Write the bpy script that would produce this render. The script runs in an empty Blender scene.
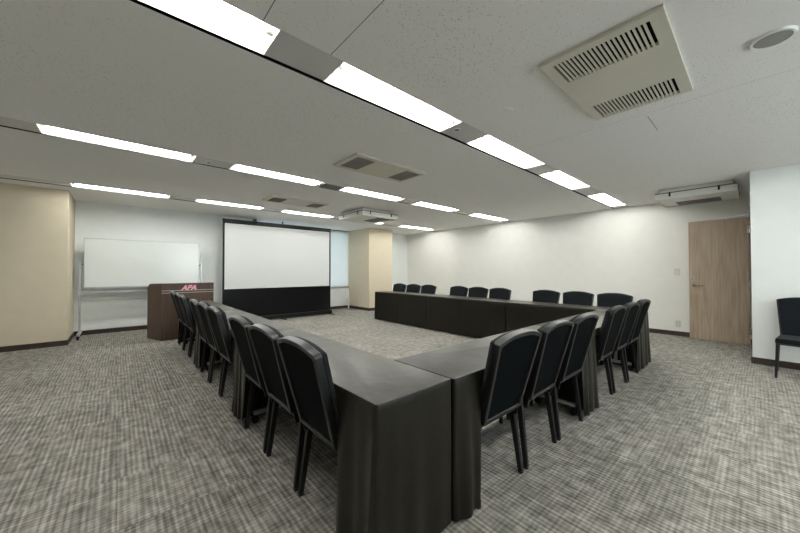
import bpy, bmesh, math, random
from mathutils import Vector, Matrix
R = math.radians
random.seed(7)
S = bpy.context.scene
COL = S.collection

# ------------------------------------------------------------ camera, world, exposure
cam_d = bpy.data.cameras.new('camera'); cam_d.sensor_width = 36; cam_d.lens = 36*316.3/800
cam_d.clip_start = .02
cam = bpy.data.objects.new('camera', cam_d); COL.objects.link(cam)
cam.location = (0, 0, 1.22); cam.rotation_euler = (R(90.787), 0, R(-41.496))
S.camera = cam
S.view_settings.view_transform = 'Standard'; S.view_settings.look = 'None'
S.view_settings.gamma = 1; S.view_settings.use_curve_mapping = False
S.view_settings.exposure = 0.0
TUBE = 45.0           # strength of the fluorescent tubes
DAY = 4.6             # daylight outside the window
w = bpy.data.worlds.new('world'); S.world = w; w.use_nodes = True
bg = w.node_tree.nodes['Background']; bg.inputs[0].default_value = (.90, .96, 1, 1); bg.inputs[1].default_value = DAY

sd = bpy.data.lights.new('side_daylight', 'AREA'); sd.shape = 'RECTANGLE'; sd.size = 2.5; sd.size_y = 1.25; sd.energy = 34; sd.color = (.86, .95, 1)
so_ = bpy.data.objects.new('side_daylight', sd); COL.objects.link(so_); so_.location = (3.1, -2.985, 1.6); so_.rotation_euler = (R(90), 0, 0)
H = 2.544             # ceiling height
XR, XL, YB, YF, YA = 7.87, -2.6, 8.5, -3.0, 9.0

# ------------------------------------------------------------ materials
class NT:
    def __init__(s, name):
        s.m = bpy.data.materials.new(name); s.m.use_nodes = True
        s.t = s.m.node_tree; s.b = s.t.nodes['Principled BSDF']
    def n(s, typ, **kw):
        nd = s.t.nodes.new(typ)
        for k, v in kw.items():
            if isinstance(k, str) and hasattr(nd, k): setattr(nd, k, v)
        return nd
    def l(s, a, b): s.t.links.new(a, b)
    def math(s, op, a, b=None, c=None):
        nd = s.n('ShaderNodeMath', operation=op)
        for i, v in enumerate((a, b, c)):
            if v is None: continue
            if isinstance(v, (int, float)): nd.inputs[i].default_value = v
            else: s.l(v, nd.inputs[i])
        return nd.outputs[0]
    def ramp(s, fac, stops):
        r = s.n('ShaderNodeValToRGB'); s.l(fac, r.inputs[0]); e = r.color_ramp.elements
        e[0].position, e[0].color = stops[0][0], (*stops[0][1], 1)
        e[1].position, e[1].color = stops[-1][0], (*stops[-1][1], 1)
        for p, c in stops[1:-1]:
            q = e.new(p); q.color = (*c, 1)
        return r.outputs[0]
    def bump(s, h, strength=.3, dist=.01):
        b = s.n('ShaderNodeBump'); b.inputs['Strength'].default_value = strength; b.inputs['Distance'].default_value = dist
        s.l(h, b.inputs['Height']); s.l(b.outputs[0], s.b.inputs['Normal'])
    def noise(s, scale, detail=3, vec=None, rough=.5):
        nd = s.n('ShaderNodeTexNoise'); nd.inputs['Scale'].default_value = scale; nd.inputs['Detail'].default_value = detail
        nd.inputs['Roughness'].default_value = rough
        if vec is not None: s.l(vec, nd.inputs['Vector'])
        return nd.outputs['Fac']
    def mapping(s, scale=(1, 1, 1), obj=True):
        tc = s.n('ShaderNodeTexCoord'); mp = s.n('ShaderNodeMapping'); mp.inputs['Scale'].default_value = scale
        s.l(tc.outputs['Object' if obj else 'Generated'], mp.inputs['Vector']); return mp.outputs[0]

def plain(name, col, rough=.6, metal=0, spec=.5, var=.06, scale=6, bump=0, bscale=200, **kw):
    q = NT(name)
    f = q.noise(scale, 3, q.mapping())
    lo = tuple(c*(1-var) for c in col); hi = tuple(min(1, c*(1+var)) for c in col)
    q.l(q.ramp(f, [(.3, lo), (.7, hi)]), q.b.inputs['Base Color'])
    q.b.inputs['Roughness'].default_value = rough; q.b.inputs['Metallic'].default_value = metal
    q.b.inputs['Specular IOR Level'].default_value = spec
    if bump: q.bump(q.noise(bscale, 2, q.mapping()), bump, .002)
    for k, v in kw.items(): q.b.inputs[k.replace('_', ' ')].default_value = v
    return q.m

M = {}
M['wall'] = plain('wallpaper white', (.82, .82, .775), .75, var=.015, bump=.15, bscale=300)
M['wall_cool'] = plain('painted wall pale', (.83, .865, .845), .6, var=.015, bump=.1, bscale=300)
M['beige'] = plain('wallpaper beige', (.66, .59, .45), .8, var=.02, bump=.2, bscale=350)
M['base'] = plain('baseboard brown', (.035, .022, .017), .45, var=.15)
M['strip'] = plain('strip panel metal', (.62, .62, .60), .4, var=.02)
M['gap'] = plain('dark slot', (.005, .005, .005), .9, spec=.1)
M['whitemetal'] = plain('white enamel', (.85, .85, .82), .35, var=.01)
M['ivory'] = plain('ivory plastic', (.66, .64, .54), .45, var=.02)
M['offwhite'] = plain('off white plastic', (.72, .72, .67), .45, var=.02)
M['grille'] = plain('grey grille', (.27, .255, .225), .6)
M['black'] = plain('black plastic', (.006, .006, .0065), .4, spec=.3)
M['blackcloth'] = plain('black screen cloth', (.003, .003, .0035), .3, spec=.2)
M['screen'] = plain('projection white', (.63, .65, .645), .9, var=.005)
M['alu'] = plain('brushed aluminium', (.55, .56, .57), .32, metal=.9)
M['steel'] = plain('chrome steel', (.65, .63, .58), .25, metal=1)
M['plategrey'] = plain('pale grey plate', (.60, .61, .60), .5)
M['bronze'] = plain('dull bronze strip', (.40, .36, .31), .45, metal=.5)
M['darkgrille'] = plain('dark intake grille', (.09, .085, .08), .6)
M['board'] = plain('whiteboard enamel', (.72, .76, .73), .16, var=.005)
M['frame'] = plain('dark anodised frame', (.070, .072, .075), .36, metal=1, var=.05)
M['leg'] = plain('dark leg metal', (.035, .036, .037), .4, metal=.8)
M['fabric'] = plain('black chair fabric', (.009, .011, .013), .9, spec=.08, var=.25, scale=120, bump=.3, bscale=600, Sheen_Weight=.05)
M['backpanel'] = plain('black vinyl back', (.0015, .0028, .0035), .6, spec=.03, var=.1)
M['brownmetal'] = plain('brown rail', (.09, .065, .05), .5)
M['rosy'] = plain('pale pink letters', (.85, .48, .56), .5)
M['magenta'] = plain('magenta letter shadow', (.32, .05, .10), .5)
M['wood_top'] = plain('table laminate', (.55, .52, .46), .4)
M['tray'] = plain('grey tray', (.35, .36, .37), .4)
M['pinkbeige'] = plain('corner trim', (.66, .56, .45), .6)

def emit(name, col, strength):
    q = NT(name); q.b.inputs['Base Color'].default_value = (1, 1, 1, 1)
    q.b.inputs['Emission Color'].default_value = (*col, 1); q.b.inputs['Emission Strength'].default_value = strength
    return q.m
M['tube'] = emit('fluorescent tube', (1.0, .99, .955), TUBE)

def cloth_mat():
    q = NT('black satin tablecloth'); v = q.mapping()
    q.l(q.ramp(q.noise(9, 4, v), [(.3, (.0035, .003, .002)), (.7, (.005, .0045, .003))]), q.b.inputs['Base Color'])
    q.b.inputs['Roughness'].default_value = .38; q.b.inputs['Specular IOR Level'].default_value = .5; q.b.inputs['IOR'].default_value = 1.42; q.b.inputs['Specular Tint'].default_value = (1, .98, .90, 1)
    q.b.inputs['Sheen Weight'].default_value = .06; q.b.inputs['Sheen Roughness'].default_value = .4
    q.b.inputs['Sheen Tint'].default_value = (.85, .78, .5, 1)
    q.bump(q.noise(7, 5, v), .35, .012)
    return q.m
M['cloth'] = cloth_mat()

def wood(name, dark, light, spec=.4):
    q = NT(name); v = q.mapping((26, 26, 1.6))
    f = q.noise(1.2, 6, v, .62); f2 = q.noise(1, 2, q.mapping((3, 3, .5)))
    s = q.math('ADD', q.math('MULTIPLY', f, .75), q.math('MULTIPLY', f2, .25))
    mid = tuple((a+b)/2 for a, b in zip(dark, light))
    q.l(q.ramp(s, [(.33, dark), (.5, mid), (.68, light)]), q.b.inputs['Base Color'])
    q.b.inputs['Roughness'].default_value = .5; q.b.inputs['Specular IOR Level'].default_value = spec
    q.bump(f, .1, .002); return q.m
M['doorwood'] = wood('door oak laminate', (.25, .19, .135), (.47, .38, .285))
M['walnut'] = wood('lectern walnut', (.05, .030, .020), (.105, .066, .045))

def carpet():
    q = NT('striped loop carpet tiles')
    tc = q.n('ShaderNodeTexCoord'); sx = q.n('ShaderNodeSeparateXYZ'); q.l(tc.outputs['Object'], sx.inputs[0])
    x, y = sx.outputs[0], sx.outputs[1]
    tx = q.math('FLOOR', q.math('DIVIDE', x, .5)); ty = q.math('FLOOR', q.math('DIVIDE', y, .5))
    cv = q.n('ShaderNodeCombineXYZ'); q.l(tx, cv.inputs[0]); q.l(ty, cv.inputs[1])
    wn = q.n('ShaderNodeTexWhiteNoise', noise_dimensions='3D'); q.l(cv.outputs[0], wn.inputs['Vector'])
    off = q.math('MULTIPLY', wn.outputs['Value'], 9.0)
    def stripes(c, freq, other, w0):
        # ribs running along `other`: a 1-D noise across them, shifted per tile, broken a little along
        v = q.n('ShaderNodeCombineXYZ')
        q.l(q.math('MULTIPLY', q.math('ADD', c, off), freq), v.inputs[0]); q.l(q.math('MULTIPLY', other, w0), v.inputs[1]); q.l(off, v.inputs[2])
        nd = q.n('ShaderNodeTexNoise'); nd.inputs['Scale'].default_value = 1; nd.inputs['Detail'].default_value = 2.5; nd.inputs['Roughness'].default_value = .55
        q.l(v.outputs[0], nd.inputs['Vector']); return nd.outputs['Fac']
    wob = q.math('MULTIPLY', q.noise(5, 2), .030)
    def ribs(c, p):
        return q.math('SINE', q.math('MULTIPLY', q.math('ADD', q.math('ADD', c, off), wob), 2*math.pi/p))
    a = stripes(x, 70, y, 2.2); b = stripes(y, 76, x, 2.2)
    fine = q.noise(170, 3)
    r1 = q.math('MULTIPLY', ribs(x, .0278), .066); r2 = q.math('MULTIPLY', ribs(y, .0250), .036)
    s = q.math('ADD', q.math('MULTIPLY', a, .40), q.math('MULTIPLY', b, .28))
    s = q.math('ADD', s, q.math('ADD', r1, r2))
    s = q.math('ADD', s, q.math('MULTIPLY', fine, .50)); s = q.math('ADD', s, .010)
    s = q.math('ADD', s, q.math('MULTIPLY', wn.outputs['Value'], .045))
    q.l(q.ramp(s, [(.44, (.095, .091, .079)), (.63, (.232, .222, .197)), (.84, (.46, .44, .40))]), q.b.inputs['Base Color'])
    q.b.inputs['Roughness'].default_value = .95; q.b.inputs['Specular IOR Level'].default_value = .15
    q.bump(s, .5, .006)
    return q.m
M['carpet'] = carpet()

def ceiling_mat():
    q = NT('rock wool ceiling board'); tc = q.n('ShaderNodeTexCoord')
    mp = q.n('ShaderNodeMapping'); mp.inputs['Scale'].default_value = (34, 66, 1); mp.inputs['Rotation'].default_value = (0, 0, .5)
    q.l(tc.outputs['Object'], mp.inputs['Vector'])
    vo = q.n('ShaderNodeTexVoronoi'); vo.inputs['Scale'].default_value = 1.0; vo.inputs['Randomness'].default_value = 1
    q.l(mp.outputs[0], vo.inputs['Vector'])
    big = q.noise(9, 2)
    pit = q.math('LESS_THAN', vo.outputs['Distance'], q.math('MULTIPLY', big, .30))
    sx = q.n('ShaderNodeSeparateXYZ'); q.l(tc.outputs['Object'], sx.inputs[0]); x, y = sx.outputs[0], sx.outputs[1]
    def line(c, v0, w0=.0022): return q.math('LESS_THAN', q.math('ABSOLUTE', q.math('SUBTRACT', c, v0)), w0)
    def rng(c, a, b): return q.math('MULTIPLY', q.math('GREATER_THAN', c, a), q.math('LESS_THAN', c, b))
    L = q.math('MULTIPLY', line(x, .955), rng(y, -1, 1.72))
    L = q.math('ADD', L, q.math('MULTIPLY', line(x, .555), rng(y, -1, 1.72)))
    L = q.math('ADD', L, q.math('MULTIPLY', q.math('MULTIPLY', line(x, 3.30, .0018), rng(y, -3, 1.72)), .5))
    L = q.math('ADD', L, q.math('MULTIPLY', line(y, .61), rng(x, 3.38, 3.78)))
    dark = q.math('MINIMUM', q.math('ADD', q.math('MULTIPLY', pit, .50), L), 1)
    q.l(q.ramp(dark, [(0, (.885, .88, .855)), (1, (.15, .15, .145))]), q.b.inputs['Base Color'])
    q.b.inputs['Roughness'].default_value = .9; q.b.inputs['Specular IOR Level'].default_value = .2
    return q.m
M['ceiling'] = ceiling_mat()

def blind_mat():
    q = NT('pale roller blind'); t = q.t
    tc = q.n('ShaderNodeTexCoord'); sx = q.n('ShaderNodeSeparateXYZ'); q.l(tc.outputs['Object'], sx.inputs[0])
    q.b.inputs['Base Color'].default_value = (.80, .83, .83, 1); q.b.inputs['Roughness'].default_value = .8
    tr = q.n('ShaderNodeBsdfTranslucent'); tr.inputs[0].default_value = (.82, .85, .86, 1)
    mx = q.n('ShaderNodeMixShader'); mx.inputs[0].default_value = .35
    q.l(q.b.outputs[0], mx.inputs[1]); q.l(tr.outputs[0], mx.inputs[2])
    q.l(mx.outputs[0], t.nodes['Material Output'].inputs[0]); return q.m
M['blind'] = blind_mat()
def glass_mat():
    q = NT('window glass'); q.b.inputs['Transmission Weight'].default_value = 1; q.b.inputs['Roughness'].default_value = .02
    q.b.inputs['Base Color'].default_value = (.9, .96, .96, 1); q.b.inputs['IOR'].default_value = 1.1; return q.m
M['glass'] = glass_mat()

# ------------------------------------------------------------ mesh helpers
def box(bm, x0, y0, z0, x1, y1, z1):
    vs = [bm.verts.new(p) for p in ((x0,y0,z0),(x1,y0,z0),(x1,y1,z0),(x0,y1,z0),(x0,y0,z1),(x1,y0,z1),(x1,y1,z1),(x0,y1,z1))]
    for f in ((3,2,1,0),(4,5,6,7),(0,1,5,4),(1,2,6,5),(2,3,7,6),(3,0,4,7)): bm.faces.new([vs[i] for i in f])
def bar(bm, a, b, w, d, w2=None, d2=None, side=None):
    """tapered rectangular bar from a to b; w across `side`, d across the other way"""
    a, b = Vector(a), Vector(b); t = (b-a).normalized(); s = Vector(side or (1, 0, 0)); s = (s - t*s.dot(t)).normalized(); n = t.cross(s)
    w2 = w2 or w; d2 = d2 or d; V = []
    for p, ww, dd in ((a, w, d), (b, w2, d2)):
        for i, j in ((-1,-1),(1,-1),(1,1),(-1,1)): V.append(bm.verts.new(p + s*i*ww/2 + n*j*dd/2))
    for f in ((3,2,1,0),(4,5,6,7),(0,1,5,4),(1,2,6,5),(2,3,7,6),(3,0,4,7)): bm.faces.new([V[i] for i in f])
def tube(bm, a, b, r, seg=12, r2=None):
    a, b = Vector(a), Vector(b); t = (b-a).normalized(); s = t.orthogonal().normalized(); n = t.cross(s); r2 = r2 or r
    A = [bm.verts.new(a + (s*math.cos(k*2*math.pi/seg) + n*math.sin(k*2*math.pi/seg))*r) for k in range(seg)]
    B = [bm.verts.new(b + (s*math.cos(k*2*math.pi/seg) + n*math.sin(k*2*math.pi/seg))*r2) for k in range(seg)]
    for k in range(seg): bm.faces.new((A[k], A[(k+1)%seg], B[(k+1)%seg], B[k]))
    bm.faces.new(A[::-1]); bm.faces.new(B)
def lathe(bm, prof, c=(0,0,0), seg=32):
    rings = []
    for r, z in prof:
        if r < 1e-6: rings.append([bm.verts.new((c[0], c[1], c[2]+z))])
        else: rings.append([bm.verts.new((c[0]+r*math.cos(k*2*math.pi/seg), c[1]+r*math.sin(k*2*math.pi/seg), c[2]+z)) for k in range(seg)])
    for A, B in zip(rings, rings[1:]):
        for k in range(seg):
            a = [A[k % len(A)], A[(k+1) % len(A)], B[(k+1) % len(B)], B[k % len(B)]]
            u = []; [u.append(v) for v in a if v not in u]
            if len(u) > 2: bm.faces.new(u)
def prism(bm, pts, f0, f1):
    """polygon pts mapped by f0 and f1 (point -> 3d), capped and sided"""
    A = [bm.verts.new(f0(p)) for p in pts]; B = [bm.verts.new(f1(p)) for p in pts]; n = len(pts)
    bm.faces.new(A[::-1]); bm.faces.new(B)
    for k in range(n): bm.faces.new((A[k], A[(k+1)%n], B[(k+1)%n], B[k]))
def link(name, bm, mat, parent=None, bevel=0, smooth=False, seg=2, angle=35):
    bmesh.ops.recalc_face_normals(bm, faces=bm.faces)
    me = bpy.data.meshes.new(name); bm.to_mesh(me); bm.free()
    me.materials.append(M[mat] if isinstance(mat, str) else mat)
    o = bpy.data.objects.new(name, me); COL.objects.link(o)
    if smooth or bevel:
        for p in me.polygons: p.use_smooth = True
        me.set_sharp_from_angle(angle=R(angle if not bevel else 60)) if smooth else None
    if bevel:
        b = o.modifiers.new('bevel', 'BEVEL'); b.width = bevel; b.segments = seg; b.limit_method = 'ANGLE'; b.angle_limit = R(40); b.harden_normals = True
    if parent: o.parent = parent
    return o
def B(*boxes):
    bm = bmesh.new()
    for b in boxes: box(bm, *b)
    return bm
def tag(o, label=None, cat=None, group=None, kind=None):
    if label: o['label'] = label
    if cat: o['category'] = cat
    if group: o['group'] = group
    if kind: o['kind'] = kind
    return o
def empty(name, loc=(0,0,0), rz=0):
    o = bpy.data.objects.new(name, None); COL.objects.link(o); o.location = loc; o.rotation_euler.z = rz
    o.empty_display_size = .1; return o
def copy_tree(o, parent=None):
    c = o.copy(); COL.objects.link(c); c.parent = parent
    for ch in [k for k in bpy.data.objects if k.parent == o]: copy_tree(ch, c)
    return c
def struct(name, bm, mat, label, cat, **kw): return tag(link(name, bm, mat, **kw), label, cat, kind='structure')

# ------------------------------------------------------------ room shell
struct('floor', B((XL-.2, YF-.2, -.1, XR+.2, YA+.3, 0)), 'carpet', 'grey ribbed carpet tile floor with crossing stripes', 'floor')
rows = [-.84, 1.72, 4.28, 6.85]; SW = .275; SLOT = .03
ceil = bmesh.new(); y = YF-.2
for r in rows: box(ceil, XL-.2, y, H, XR+.2, r, H+.05); y = r+SW+SLOT
box(ceil, XL-.2, y, H, XR+.2, YA+.3, H+.05); box(ceil, XL-.2, YF-.2, H+.30, XR+.2, YA+.3, H+.34)  # the upper slab is an unseen cover added to keep world light out
struct('ceiling', ceil, 'ceiling', 'grey white rock wool board ceiling with small pits', 'ceiling')
struct('wall_left', B((XL-.12, YF, 0, XL, YB, H+.3)), 'wall', 'white wall on the far left outside the view', 'wall')
struct('wall_front', B((XL-.12, YF-.12, 0, XR+.12, YF, .95), (XL-.12, YF-.12, 2.25, XR+.12, YF, H+.3), (XL-.12, YF-.12, .95, 1.8, YF, 2.25), (4.4, YF-.12, .95, XR+.12, YF, 2.25)), 'wall', 'white wall behind the camera', 'wall')
struct('wall_right', B((XR, -1.4, 0, XR+.12, YB, H+.3)), 'wall', 'long white wall behind the right row of tables', 'wall')
WX0, WX1, WZ0, WZ1 = 2.62, 5.70, .68, 2.50
struct('wall_back', B((-.80, YB, 0, WX0, YB+.15, H+.3), (WX1+.1, YB, 0, XR+.12, YB+.15, H+.3), (WX0-.1, YB, 0, WX0, YA+.15, H+.3), (WX0, YA, 0, WX1, YA+.15, WZ0), (WX0, YA, WZ1, WX1, YA+.15, H+.3)),
       'wall_cool', 'pale wall behind the whiteboard and projection screen', 'wall')
struct('wall_beige', B((XL-.12, 7.52, 0, -.644, YB+.15, H+.3)), 'beige', 'beige papered wall block on the left', 'wall', bevel=.004)
struct('wall_column', B((5.70, 7.87, 0, 6.62, YB, H)), 'beige', 'beige papered square column beside the window', 'column', bevel=.006)
struct('wall_alcove', B((5.70, YB, 0, 5.80, YA+.15, H+.3)), 'beige', 'beige side wall of the window alcove beside the column', 'wall')
NX, NY = 6.27, .056
struct('wall_near', B((NX, YF, 0, NX+.12, NY-.1, H+.3)), 'wall_cool', 'white wall at the right edge behind the lone chair', 'wall')
DX0, DX1, DZ = 6.92, 7.74, 2.13
struct('wall_return', B((NX, NY-.1, 0, DX0, NY, H+.3), (DX1, NY-.1, 0, XR, NY, H+.3), (DX0, NY-.1, DZ, DX1, NY, H+.3)), 'wall_cool',
       'short white return wall holding the doorway', 'wall')
struct('wall_passage', B((NX+.12, -1.5, 0, XR+.12, -1.4, H+.3)), 'wall', 'white wall of the passage beyond the doorway', 'wall')
def base(name, *b): struct(name, B(*b), 'base', 'dark brown baseboard', 'baseboard', bevel=.003)
bh, bt = .085, .012
base('baseboard_back', (-.644, YB-bt, 0, WX0, YB, bh), (WX0, YA-bt, 0, WX1-bt, YA, bh), (6.62, YB-bt, 0, XR, YB, bh))
base('baseboard_beige', (XL, 7.52-bt, 0, -.644+bt, 7.52, bh), (-.644, 7.52, 0, -.644+bt, YB-bt, bh))
base('baseboard_column', (5.70-bt, 7.87-bt, 0, 5.70, YA-bt, bh), (5.70, 7.87-bt, 0, 6.62, 7.87, bh), (6.62, 7.87-bt, 0, 6.62+bt, YB-bt, bh))
base('baseboard_right', (XR-bt, NY, 0, XR, YB-bt, bh))
base('baseboard_near', (NX-bt, YF, 0, NX, NY, bh), (NX, NY, 0, DX0-.04, NY+bt, bh))
base('baseboard_left', (XL, YF, 0, XL+bt, 7.5, bh))

# strip panels, slots and lamps in the four light rows
LX = [(-.58, .65), (1.05, 2.27), (2.68, 3.93), (4.33, 5.52), (6.20, 7.58)]
n = 1
for ri, r in enumerate(rows):
    bm = bmesh.new(); x = XL
    spans = LX if ri else LX[:4]
    for a, b in spans + [(XR, XR)]:
        if ri == 2 and abs(a-2.68) < .01: x = 2.62
        if a-x > .01: box(bm, x, r+.004, H+.004, a, r+SW, H+.03)
        x = b
    if not ri: x = 5.52; box(bm, x, r+.004, H+.004, XR, r+SW, H+.03)
    struct('trim_%d' % n, bm, 'strip', 'grey metal strip panel between the ceiling lights', 'ceiling strip'); n += 1
    struct('trim_%d' % n, B((XL, r+SW, H+.03, XR, r+SW+SLOT, H+.048), (XL, r+SW+SLOT-.006, H+.0005, XR, r+SW+SLOT, H+.03)), 'gap', 'dark slot along the light row', 'ceiling slot'); n += 1
def make_light(L):
    root = empty('ceiling_light')
    bm = bmesh.new(); d = .085; w0 = SW-.004; t = .004
    # open trough: sloping reflector sides, flat top, end plates
    prof = [(0, 0), (.05, d), (w0-.05, d), (w0, 0), (w0-t, 0), (w0-.05-t, d-t), (.05+t, d-t), (t, 0)]
    prism(bm, prof, lambda p: (0, p[0], p[1]), lambda p: (L, p[0], p[1]))
    box(bm, 0, .01, 0, .004, w0-.01, d); box(bm, L-.004, .01, 0, L, w0-.01, d)
    link('housing', bm, 'whitemetal', root)
    for v in (.095, w0-.095):
        bm = bmesh.new(); tube(bm, (.05, v, .028), (L-.05, v, .028), .0155, 12)
        tb = link('tube', bm, 'tube', root, smooth=True)
        for e in (.012, L-.012):
            bm = bmesh.new(); tube(bm, (e, v, .028), (e+(.036 if e < .5 else -.036), v, .028), .0165, 12)
            link('lamp_socket', bm, 'whitemetal', root)
    return root
rowname = ['the light row behind the camera', 'the wide light row overhead', 'the second light row', 'the farthest light row']
lcount = ['first', 'second', 'third', 'fourth', 'fifth']
for ri, r in enumerate(rows):
    for k, (a, b) in enumerate(LX if ri else LX[:4]):
        o = make_light(b-a); o.location = (a, r+.004, H)
        tag(o, 'recessed twin tube fluorescent light, %s from the left in %s' % (lcount[k], rowname[ri]), 'ceiling light', 'recessed fluorescent ceiling lights')

# window
bm = bmesh.new()
for a, b, c, d in ((WX0, WZ0, WX0+.05, WZ1), (WX1-.05, WZ0, WX1, WZ1), (WX0, WZ0, WX1, WZ0+.05), (WX0, WZ1-.05, WX1, WZ1), (4.05, WZ0, 4.10, WZ1)):
    box(bm, a, YA+.06, b, c, YA+.11, d)
win = struct('window_1', bm, 'alu', 'wide window behind a lowered pale blind', 'window')
link('pane', B((WX0+.03, YA+.08, WZ0+.03, WX1-.03, YA+.086, WZ1-.03)), 'glass', win)
link('sill', B((WX0, YA-.03, WZ0-.02, WX1, YA+.06, WZ0+.004)), 'alu', win, bevel=.003)
bm = bmesh.new()
for a, b, c, d in ((1.8, .95, 1.85, 2.25), (4.35, .95, 4.4, 2.25), (1.85, .95, 4.35, 1.0), (1.85, 2.2, 4.35, 2.25), (3.08, 1.0, 3.12, 2.2)): box(bm, a, YF-.09, b, c, YF-.04, d)
w2 = struct('window_2', bm, 'alu', 'window behind the camera outside the view', 'window')
link('pane', B((1.85, YF-.07, 1.0, 4.35, YF-.064, 2.2)), 'glass', w2)
bl = empty('window_blind', (WX0, YA+.02, 0)); tag(bl, 'pale bluish slatted blind lowered over the window', 'blind')
bm = bmesh.new(); nz = 72; z0, z1 = WZ0+.03, H-.03
for k in range(nz):
    zz = z0 + (z1-z0)*k/nz; bar(bm, (.02, 0, zz+.012), (WX1-WX0-.02, 0, zz+.012), .0012, .0275, side=(0, 1, .25))
link('slats', bm, 'blind', bl)
link('head_rail', B((.01, -.02, z1, WX1-WX0-.01, .02, H-.002)), 'whitemetal', bl)
link('bottom_rail', B((.01, -.015, WZ0+.008, WX1-WX0-.01, .015, WZ0+.03)), 'alu', bl)

# open door leaf against the right wall
door = struct('door_1', B((7.725, .085, .008, 7.765, .825, 2.105)), 'doorwood', 'wood grain door leaf standing open against the right wall', 'door', bevel=.002)
bm = bmesh.new()
tube(bm, (7.725, .76, .965), (7.675, .76, .965), .011); tube(bm, (7.675, .775, .965), (7.675, .635, .965), .010); tube(bm, (7.7245, .76, .965), (7.7195, .76, .965), .026, 20)
link('lever_handle', bm, 'steel', door, smooth=True)
bm = bmesh.new(); box(bm, 7.7195, .757, 1.045, 7.7255, .789, 1.135); tube(bm, (7.7200, .773, 1.108), (7.700, .773, 1.108), .011, 16); tube(bm, (7.702, .790, 1.110), (7.702, .735, 1.130), .006)
link('lock_plate', bm, 'steel', door, smooth=True)
for z in (.22, 1.00, 1.90):
    bm = bmesh.new(); tube(bm, (7.720, .078, z-.05), (7.720, .078, z+.05), .009); box(bm, 7.7225, .082, z-.05, 7.7252, .105, z+.05)
    link('hinge', bm, 'steel', door, smooth=True)
bm = bmesh.new(); box(bm, 7.685, .10, 2.055, 7.725, .27, 2.10) if False else None
box(bm, 7.70, .10, 2.108, 7.735, .33, 2.128); bar(bm, (7.715, .30, 2.135), (7.60, .04, 2.135), .022, .006, side=(0, 1, 0))
link('door_closer', bm, 'alu', door)
struct('trim_9', B((DX0-.035, NY-.115, 0, DX0, NY+.012, DZ+.035), (DX1, NY-.115, 0, DX1+.035, NY+.012, DZ+.035), (DX0, NY-.115, DZ, DX1, NY+.012, DZ+.035)), 'brownmetal', 'door frame around the doorway', 'door frame')

# switch and socket, pipe
sw = empty('light_switch', (XR, 1.005, 1.20)); tag(sw, 'white double light switch plate on the white wall left of the door', 'light switch')
link('plate', B((-.008, -.038, -.062, 0, .038, .062)), 'plategrey', sw, bevel=.003)
link('rocker', B((-.012, -.022, .003, -.007, .022, .045)), 'offwhite', sw, bevel=.001); link('rocker', B((-.012, -.022, -.045, -.007, .022, -.003)), 'offwhite', sw, bevel=.001)
so = empty('wall_socket', (XR, 1.0, .225)); tag(so, 'white power socket low on the wall beside the door', 'socket')
link('plate', B((-.008, -.036, -.058, 0, .036, .058)), 'plategrey', so, bevel=.003)
link('outlet', B((-.011, -.014, .006, -.007, .014, .036), (-.011, -.014, -.036, -.007, .014, -.006)), 'offwhite', so, bevel=.001)
pp = empty('floor_pipe', (5.56, 8.80, 0)); tag(pp, 'short white pipe rising from the carpet beside the beige column', 'pipe')
bm = bmesh.new(); tube(bm, (0, 0, 0), (0, 0, .2), .022, 16); link('pipe', bm, 'whitemetal', pp, smooth=True)
bm = bmesh.new(); lathe(bm, [(0, .19), (.036, .19), (.038, .20), (.038, .31), (.03, .33), (0, .33)]); link('pipe_cap', bm, 'whitemetal', pp, smooth=True)

# ------------------------------------------------------------ ceiling units
def aircon(x0, y0, W, D, mat, grmat, label, recess=False, slats=27):
    root = empty('ceiling_air_conditioner', (x0, y0, H)); tag(root, label, 'air conditioner', 'flat ceiling air conditioner panels')
    bm = bmesh.new(); t = .022
    g = [(.055, .31), (W-.29, W-.03)]; ya, yb = .065, D-.06
    # frame plate with two openings
    box(bm, 0, 0, -t, W, ya, 0); box(bm, 0, yb, -t, W, D, 0)
    for a, b in ((0, g[0][0]), (g[0][1], g[1][0]), (g[1][1], W)): box(bm, a, ya, -t, b, yb, 0)
    link('panel', bm, mat, root)
    for a, b in g:
        link('grille_backing', B((a, ya, -.003, b, yb, -.001)), 'gap' if not recess else 'grille', root)
        if recess:
            bm = bmesh.new(); nn = 16
            for k in range(nn): yy = ya + (yb-ya)*(k+.5)/nn; bar(bm, (a, yy, -.012), (b, yy, -.012), .003, .016, side=(0, 1, .5))
            link('grille', bm, 'grille', root)
        else:
            bm = bmesh.new()
            for k in range(1, slats):
                pass
            nn = slats; pitch = (yb-ya)/nn
            for k in range(nn-1):
                yy = ya + pitch*(k+1); box(bm, a, yy-.0060, -.022, b, yy+.0060, -.016)
            link('grille', bm, mat, root)
    return root
# the near unit: bars run across x, spaced along y
aircon(2.0, .295, 1.08, .62, 'ivory', None, 'large cream ceiling air conditioner with two slotted grilles, nearest overhead', slats=21)
aircon(1.97, 2.95, 1.10, .53, 'ivory', None, 'cream flat ceiling air conditioner between the wide and second light rows', True)
aircon(1.97, 5.60, 1.10, .50, 'ivory', None, 'cream flat ceiling air conditioner above the projection screen side', True)

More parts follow.
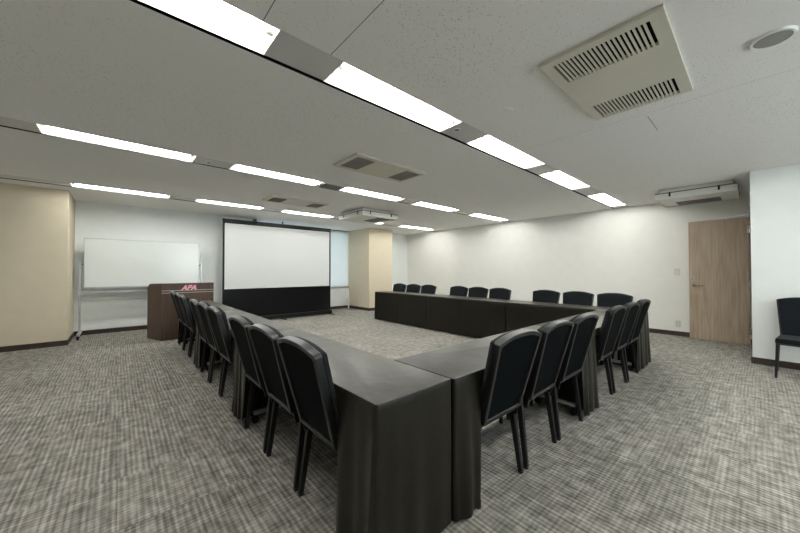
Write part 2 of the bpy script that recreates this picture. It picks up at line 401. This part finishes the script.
def deflector_unit(x0, y0, W, D, label, dz=0):
    root = empty('ceiling_cassette_unit', (x0, y0, H)); tag(root, label, 'air conditioner', 'ceiling cassette units with hanging wind guards')
    link('body', B((.04, .04, -.10, W-.04, D-.04, 0)), 'offwhite', root, bevel=.01)
    zr = -.06
    bm = bmesh.new()
    for a in ((0, 0, W, .012), (0, D-.012, W, D), (0, .012, .012, D-.012), (W-.012, .012, W, D-.012)): box(bm, a[0], a[1], zr-.014, a[2], a[3], zr)
    link('rail', bm, 'brownmetal', root)
    for a in ((0, 0, W, .008), (0, D-.008, W, D), (0, .008, .008, D-.008), (W-.008, .008, W, D-.008)):
        link('guard_panel', B((a[0], a[1], zr-.105, a[2], a[3], zr-.014)), 'offwhite', root)
    for u in (.2, .8):
        for p in ((u*W, -.004), (u*W, D+.004)): link('clip', B((p[0]-.012, p[1]-.003, zr-.07, p[0]+.012, p[1]+.003, zr)), 'black', root)
        for p in ((-.004, u*D), (W+.004, u*D)): link('clip', B((p[0]-.003, p[1]-.012, zr-.07, p[0]+.003, p[1]+.012, zr)), 'black', root)
    link('underside', B((.009, .009, zr-.085, W-.009, D-.009, zr-.075)), 'offwhite', root)
    for a in ((.30, .14, W-.30, .15), (.30, D-.15, W-.30, D-.14)): pass
    bm = bmesh.new(); box(bm, .54, .20, zr-.093, .88, .74, zr-.086)
    link('intake_grille', bm, 'darkgrille', root)
    return root
deflector_unit(3.74, 5.38, .95, .95, 'boxy white ceiling unit with brown rail hanging in front of the beige column')
deflector_unit(6.60, .18, .95, .93, 'boxy white ceiling unit with dark rail and black clips above the door')

sp = empty('ceiling_speaker', (2.765, -.07, H)); tag(sp, 'round grey ceiling speaker with white rim at the upper right', 'speaker')
bm = bmesh.new(); lathe(bm, [(.074, -.001), (.076, -.013), (.086, -.012), (.093, 0)], seg=48); link('rim', bm, 'whitemetal', sp, smooth=True)
bm = bmesh.new(); lathe(bm, [(0, -.011), (.06, -.0105), (.076, -.009)], seg=48); link('speaker_grille', bm, plain('speaker grey', (.30, .30, .29), .7), sp, smooth=True)
bm = bmesh.new(); lathe(bm, [(0, -.004), (.055, -.004), (.06, 0)], (2.38, 1.37, H), seg=40)
tag(link('ceiling_cover_plate', bm, 'ceiling', smooth=True), 'faint round blank cover plate on the ceiling beside the wide light row', 'cover plate')
def sensor(x, y, r, label, dark=False):
    o = empty('ceiling_sensor', (x, y, H+.004 if dark is not None else H)); tag(o, label, 'sensor')
    bm = bmesh.new(); lathe(bm, [(r*.75, -.006), (r, -.008), (r, 0)], seg=28); link('ring', bm, 'whitemetal', o, smooth=True)
    bm = bmesh.new(); lathe(bm, [(0, -.004), (r*.78, -.004)], seg=28) if not dark else lathe(bm, [(0, -.016), (r*.5, -.014), (r*.78, -.004)], seg=28)
    link('lens', bm, 'grille', o, smooth=True)
sensor(2.36, 1.86, .035, 'small round sensor in the strip panel of the wide light row')
sensor(.80, 4.42, .035, 'small dark sensor in the strip panel of the second light row', True)
sensor(5.75, 3.30, .03, 'tiny round sprinkler on the far ceiling between the light rows')
sensor(6.9, 5.9, .035, 'tiny round detector on the ceiling near the far corner')
vt = empty('ceiling_vent', (2.29, 4.30, H)); tag(vt, 'dark louvred vent in the second light row between two lights', 'vent')
link('vent_frame', B((0, -.012, -.01, .36, 0, 0), (0, .26, -.01, .36, .272, 0), (0, 0, -.01, .012, .26, 0), (.348, 0, -.01, .36, .26, 0)), 'strip', vt)
bm = bmesh.new()
for k in range(7): bar(bm, (.012, .02+k*.037, -.004), (.348, .02+k*.037, -.004), .003, .022, side=(0, 1, .6))
link('louvre', bm, 'grille', vt)

# ------------------------------------------------------------ tables with cloths
def make_table(L, W):
    """folding training table, local x along its length, y across; its origin is the corner at the chair side"""
    root = empty('folding_table')
    link('tabletop', B((.008, .008, .668, L-.008, W-.008, .694)), 'wood_top', root, bevel=.003)
    link('beam', B((.12, W/2-.02, .63, L-.12, W/2+.02, .667)), 'alu', root)
    for u in (.09, L-.09):
        bm = bmesh.new(); bar(bm, (u, W/2, .09), (u, W/2, .667), .05, .03); bar(bm, (u, .06, .085), (u, W-.05, .085), .03, .03)
        lg = link('leg', bm, 'alu', root, bevel=.003)
        for v in (.075, W-.065):
            bm = bmesh.new(); tube(bm, (u-.012, v, .03), (u+.012, v, .03), .029, 16); box(bm, u-.016, v-.012, .03, u+.016, v+.012, .07)
            link('caster', bm, 'black', lg)
    return root

def make_cloth(L, W, seed, wrap0, wrap1, end0=.012, end1=.004, inner=.002, drop=.06):
    """fitted black cloth; full length on the inner long side and both ends, short over the chair side except where it wraps the corners"""
    rnd = random.Random(seed)
    e = .004; Z = .702; hem = .022; full = Z-hem
    r = .012
    pts = []   # (pos, normal, hang, amp, s)
    def seg(p0, p1, nrm, amp_f, hang_f, step=.0125):
        p0, p1 = Vector(p0), Vector(p1); Ls = (p1-p0).length; k = max(2, int(Ls/step))
        for i in range(k+1): t = i/k; pts.append((p0.lerp(p1, t), Vector(nrm), hang_f(t*Ls, Ls), amp_f(t*Ls, Ls)))
    def corner(c, a0, amp, hang):
        for i in range(1, 4):
            a = R(a0 + 90*i/4); nn = Vector((math.cos(a), math.sin(a))); pts.append((Vector(c)+nn*r, nn, hang, amp))
    x0, y0, x1, y1 = -e, -e, L+e, W+e
    def hang_outer(d, Ls):
        if d < wrap0: return full
        if Ls-d < wrap1: return full
        k0 = min(1, (d-wrap0)/.03); k1 = min(1, (Ls-d-wrap1)/.03); k = min(k0, k1)
        return full + (drop-full)*k
    # chair side (y = y0), x rising
    seg((x0+r, y0), (x1-r, y0), (0, -1), lambda d, Ls: .020 if d < wrap0+.05 or Ls-d < wrap1+.05 else .006, hang_outer)
    corner((x1-r, y0+r), -90, end1, full)
    seg((x1, y0+r), (x1, y1-r), (1, 0), lambda d, Ls: end1, lambda d, Ls: full)
    corner((x1-r, y1-r), 0, end1, full)
    seg((x1-r, y1), (x0+r, y1), (0, 1), lambda d, Ls: inner*(1+1.5*math.exp(-min(d, Ls-d)/.10)), lambda d, Ls: full)
    corner((x0+r, y1-r), 90, end0, full)
    seg((x0, y1-r), (x0, y0+r), (-1, 0), lambda d, Ls: end0, lambda d, Ls: full)
    corner((x0+r, y0+r), 180, end0, full)
    ph = [rnd.uniform(0, 6.28) for _ in range(6)]
    s = 0; prev = None; rings = []
    K = 20
    bm = bmesh.new(); rows_ = [[] for _ in range(K+1)]
    for p, nrm, hang, amp in pts:
        if prev is not None: s += (p-prev).length
        prev = p
        f = .5 + .28*math.sin(s*52+ph[0]+1.5*math.sin(s*9+ph[1])) + .22*math.sin(s*31+ph[2]) 
        g = .5 + .5*math.sin(s*4.1+ph[3])
        for k in range(K+1):
            t = k/K
            if k == 0: q = p - nrm*.010; z = Z
            elif k == 1: q = p - nrm*.003; z = Z-.002
            elif k == 2: q = p; z = Z-.010
            else:
                tt = (k-2)/(K-2); d = .010 + (hang-.010)*tt
                dep = d/full
                o = amp*(f*(dep**.8)*1.5 + .35*g*dep) + .003*math.sin(s*17+d*9+ph[4])*dep*(1 if amp > .0045 else .1)
                q = p + nrm*o; z = Z-d
            rows_[k].append(bm.verts.new((q.x, q.y, z)))
    N = len(pts)
    for k in range(K):
        for i in range(N):
            j = (i+1) % N
            bm.faces.new((rows_[k][i], rows_[k][j], rows_[k+1][j], rows_[k+1][i]))
    bm.faces.new(rows_[0])
    return bm
def table_set(loc, rz, L, W, where, seed, **kw):
    t = make_table(L, W); t.location = loc; t.rotation_euler.z = rz
    tag(t, 'folding table hidden under the black cloth, ' + where.replace('on the ', ''), 'table', 'folding tables under black cloths')
    o = link('tablecloth', make_cloth(L, W, seed, **kw), 'cloth', smooth=True, angle=50); o.location = loc; o.rotation_euler.z = rz
    tag(o, 'long black tablecloth reaching the floor, ' + where, 'tablecloth', 'black floor length tablecloths')
# left row: length along Y, chair side at x=.747 (local y points to +X)
TL, TW = 1.787, .448
lw = ['on the left row table nearest the camera', 'on the middle table of the left row', 'on the left row table nearest the lectern']
for k in range(3):
    # rotate -90 about z: local x -> -Y, local y -> +X ; origin at the far end
    table_set((.747, .97+1.80*(k+1), 0), R(-90), TL, TW, lw[k], 10+k, wrap0=(.12, .09, .01)[k], wrap1=(.24, .17, .17)[k],
              end0=.012 if k == 2 else .001, end1=.0045 if k == 0 else .001)
fw = ['front row table touching the left row', 'front row table touching the right row']
for k in range(2):
    table_set((1.208+1.785*k, .97, 0), 0, 1.772, TW, fw[k], 20+k, wrap0=.17 if k == 0 else .15, wrap1=.13, end0=.001, end1=.001)
rw = ['on the right row table nearest the door', 'on the middle table of the right row', 'on the right row table nearest the beige column']
for k in range(3):
    # rotate +90: local x -> +Y, local y -> -X ; chair side at x=5.237
    table_set((5.237, .972+1.80*k, 0), R(90), TL, TW, rw[k], 30+k, wrap0=.175, wrap1=(.17, .17, .08)[k], end0=.020 if k == 0 else .001,
              end1=.010 if k == 2 else .001, inner=.002)

# ------------------------------------------------------------ chairs
def make_chair():
    """banquet chair facing local +y"""
    root = empty('banquet_chair')
    z0, y0b = .42, -.215; tilt = math.atan2(.125, .47); up = Vector((0, -math.sin(tilt), math.cos(tilt))); nr = Vector((0, math.cos(tilt), math.sin(tilt)))
    O = Vector((0, y0b, z0))
    def P(x, s, d):   # d > 0 towards the front
        bend = .020*(1-(x/.22)**2)*0 - .012*math.sin(math.pi*min(1, max(0, s/.48)))
        return O + Vector((x, 0, 0)) + up*s + nr*(d - bend*0)
    def outline(ins):
        hb, ht = .188-ins, .222-ins; sb, st = 0+ins, .464-ins*.8; pk = .497-ins
        right = [(hb, sb), (hb+(ht-hb)*.5, (sb+st)/2), (ht, st-.01), (ht-.008, st+.001)]
        arch = [(.150-ins*.3, st+(pk-st)*.55), (.105, st+(pk-st)*.82), (.065, st+(pk-st)*.95), (.03, pk), ]
        r = right+arch
        return r + [(-x, s) for x, s in r[::-1]]
    out, inn = outline(0), outline(.024)
    bm = bmesh.new(); n = len(out); df, dr = .012, -.026
    V = [[bm.verts.new(P(x, s, d)) for x, s in pl] for pl, d in ((out, dr), (out, df), (inn, df), (inn, dr))]
    for a in range(4):
        A, C = V[a], V[(a+1) % 4]
        for k in range(n): bm.faces.new((A[k], A[(k+1) % n], C[(k+1) % n], C[k]))
    link('back_frame', bm, 'frame', root, bevel=.005)
    bm = bmesh.new(); prism(bm, outline(.020), lambda p: P(p[0], p[1], -.016), lambda p: P(p[0], p[1], .008))
    link('back_panel', bm, 'backpanel', root, bevel=.003)
    bm = bmesh.new(); prism(bm, outline(.004), lambda p: P(p[0], p[1], .013), lambda p: P(p[0]*.93, .02+p[1]*.93, .045))
    link('back_cushion', bm, 'fabric', root, bevel=.010, seg=3)
    bm = bmesh.new(); sp_ = [(-.205, .235), (-.19, .25), (.19, .25), (.205, .235), (.190, -.175), (.18, -.185), (-.18, -.185), (-.190, -.175)]
    sp_ = [(x, y-.02) for x, y in sp_]
    prism(bm, sp_, lambda p: (p[0], p[1], .405), lambda p: (p[0]*.97, p[1]*.97, .455))
    link('seat', bm, 'fabric', root, bevel=.016, seg=3)
    bm = bmesh.new(); box(bm, -.19, -.205, .380, .19, -.185, .404); box(bm, -.19, .170, .380, .19, .19, .404); box(bm, -.19, -.185, .380, -.168, .17, .404); box(bm, .168, -.185, .380, .19, .17, .404)
    link('seat_frame', bm, 'frame', root, bevel=.003)
    for sx in (-1, 1):
        bm = bmesh.new(); bar(bm, (sx*.198, -.172, .410), (sx*.217, -.222, .012), .028, .036, .024, .028); bar(bm, (sx*.217, -.2215, .012), (sx*.217, -.222, 0), .024, .028)
        link('leg', bm, 'leg', root, bevel=.004)
        bm = bmesh.new(); bar(bm, (sx*.186, .170, .400), (sx*.201, .185, .012), .026, .034, .022, .026); bar(bm, (sx*.201, .185, .012), (sx*.201, .185, 0), .024, .028)
        link('leg', bm, 'leg', root, bevel=.004)
        bm = bmesh.new(); bar(bm, (sx*.186, -.20, .36), (sx*.186, -.225, .47), .008, .030)
        link('bracket', bm, 'steel' if False else 'frame', root)
    return root
proto = None
def place(x, y, rz, label, group):
    global proto
    if proto is None: proto = make_chair(); o = proto
    else: o = copy_tree(proto)
    o.location = (x, y, 0); o.rotation_euler.z = rz
    tag(o, label, 'chair', group)
ords = ['first', 'second', 'third', 'fourth', 'fifth', 'sixth', 'seventh', 'eighth', 'ninth']
rj = random.Random(3)
def j(a=1.2): return R(rj.uniform(-a, a))
for k, y in enumerate([1.44, 1.93, 2.42, 3.24, 3.74, 4.23, 5.10, 5.62, 6.14]):
    place(.966, y, R(-90)+j(), 'black banquet chair backing the left wall side, %s in the left row from the camera' % ords[k], 'chairs along the left row of tables')
for k, x in enumerate([1.61, 2.10, 2.60, 3.42, 3.925, 4.43]):
    place(x, 1.186, j(), 'black banquet chair seen from behind, %s in the front row from the left' % ords[k], 'chairs along the front row of tables')
for k, y in enumerate([1.38, 1.86, 2.35, 3.21, 3.69, 4.17, 5.05, 5.54, 6.05]):
    place(5.024, y, R(90)+j(), 'black banquet chair behind the right row of tables, %s from the door end' % ords[k], 'chairs along the right row of tables')
place(5.78, -.343, R(90)-R(5), 'lone black chair standing against the white wall at the right edge', None)

# ------------------------------------------------------------ whiteboard
wb = empty('rolling_whiteboard', (-.5, 8.15, 0)); tag(wb, 'white mobile whiteboard on a silver stand left of the lectern', 'whiteboard')
link('board', B((.012, -.006, .925, 1.788, .010, 1.812)), 'board', wb)
bm = B((0, -.012, .912, 1.8, .016, .926), (0, -.012, 1.811, 1.8, .016, 1.825), (0, -.012, .926, .013, .016, 1.811), (1.787, -.012, .926, 1.8, .016, 1.811))
link('board_frame', bm, 'alu', wb, bevel=.003)
link('pen_tray', B((.03, -.075, .898, 1.77, -.012, .905), (.03, -.078, .898, 1.77, -.074, .918)), 'tray', wb)
link('crossbar', B((-.04, -.012, .80, 1.84, .018, .845)), 'alu', wb, bevel=.004)
for x in (-.045, 1.845):
    post = link('post', B((x-.015, -.015, .085, x+.015, .02, 1.38)), 'alu', wb, bevel=.004)
    bm = bmesh.new(); tube(bm, (x, 0, 1.34), (x+(.045 if x < 0 else -.045), 0, 1.34), .012); link('pivot', bm, 'black', post)
    bm = bmesh.new(); bar(bm, (x, -.27, .085), (x, .27, .085), .045, .03)
    ft = link('foot', bm, 'alu', wb, bevel=.004)
    for v in (-.245, .245):
        bm = bmesh.new(); tube(bm, (x-.014, v, .033), (x+.014, v, .033), .033, 18); box(bm, x-.02, v-.018, .035, x+.02, v+.018, .07)
        link('caster', bm, 'black', ft)

# ------------------------------------------------------------ projection screen
ps = empty('projection_screen', (3.11, 8.05, 0)); tag(ps, 'tall floor standing projection screen with white surface and black lower cloth', 'projection screen')
hw = 1.37
link('base_housing', B((-hw-.02, -.07, .025, hw+.02, .07, .115)), 'black', ps, bevel=.01)
link('lower_cloth', B((-hw, -.004, .11, hw, .004, .80)), 'blackcloth', ps)
link('border', B((-hw, -.004, .80, -hw+.04, .004, 2.345), (hw-.04, -.004, .80, hw, .004, 2.345), (-hw, -.004, 2.315, hw, .004, 2.38)), 'blackcloth', ps)
link('screen_surface', B((-hw+.04, -.003, .80, hw-.04, .003, 2.315)), 'screen', ps)
link('top_bar', B((-hw-.01, -.02, 2.375, hw+.01, .02, 2.415)), 'black', ps, bevel=.005)
bm = bmesh.new(); tube(bm, (0, 0, 2.41), (0, 0, 2.46), .014); tube(bm, (0, 0, 2.45), (0, 0, 2.475), .022)
link('pull_handle', bm, 'black', ps, smooth=True)
for sx in (-1, 1):
    bm = bmesh.new(); bar(bm, (sx*.9, .05, .1), (sx*.0+sx*.05, .045, 1.25), .025, .02); bar(bm, (sx*.05, .045, 1.25), (sx*.85, .035, 2.38), .022, .018)
    link('scissor_arm', bm, 'black', ps)
for x in (-1.25, 0, 1.36):
    link('foot', B((x-.03, -.22, 0, x+.03, .20, .026)), 'black', ps, bevel=.004)

# ------------------------------------------------------------ lectern
lc = empty('wooden_lectern', (.54, 6.88, 0)); tag(lc, 'dark walnut lectern with silver lines and pink letters beside the whiteboard', 'lectern')
LWD, LD, LH = .80, .50, 1.0
prof = [(0, 0), (LD, 0), (LD, .86)]
for k in range(7): a = R(90*k/6); prof.append((LD-.13+.13*math.cos(a), .87+.12*math.sin(a)))
prof += [(0, LH)]
for x0, sk in ((0, -.165), (LWD-.03, 0.0)):
    bm = bmesh.new()
    prism(bm, prof, lambda p: (x0+sk*p[0]/LD, p[0], p[1]), lambda p: (x0+.03+sk*p[0]/LD, p[0], p[1]))
    link('side_panel', bm, 'walnut', lc, bevel=.006)
link('front_panel', B((.028, 0, .02, LWD-.028, .03, LH-.002)), 'walnut', lc)
link('plinth', B((.03, .03, 0, LWD-.03, LD-.08, .05)), 'walnut', lc)
link('desk_top', B((.0, .03, .90, LWD-.03, LD-.16, .925)), 'walnut', lc)
link('shelf', B((.0, .03, .55, LWD-.03, LD-.1, .575)), 'walnut', lc)
for z in (.868, .828): link('silver_line', B((.004, -.003, z-.006, LWD-.004, 0, z+.007)), 'bronze', lc)
def text(name, body, size, loc, mat, parent, shear=.3, ext=.004, off=0):
    c = bpy.data.curves.new(name, 'FONT'); c.body = body; c.size = size; c.extrude = ext; c.shear = shear; c.offset = off
    c.align_x = 'CENTER'; c.materials.append(M[mat]); c.space_character = .95
    t = bpy.data.objects.new(name, c); COL.objects.link(t)
    me = bpy.data.meshes.new_from_object(t.evaluated_get(bpy.context.evaluated_depsgraph_get())); bpy.data.objects.remove(t)
    o = bpy.data.objects.new(name, me); COL.objects.link(o); o.location = loc; o.rotation_euler = (R(90), 0, 0); o.parent = parent; return o
lg = text('letters', 'APA', .125, (.40, -.008, .872), 'rosy', lc, ext=.003, off=.004)
text('letter_shadow', 'APA', .125, (.415, -.004, .880), 'magenta', lc, ext=.002, off=.007)
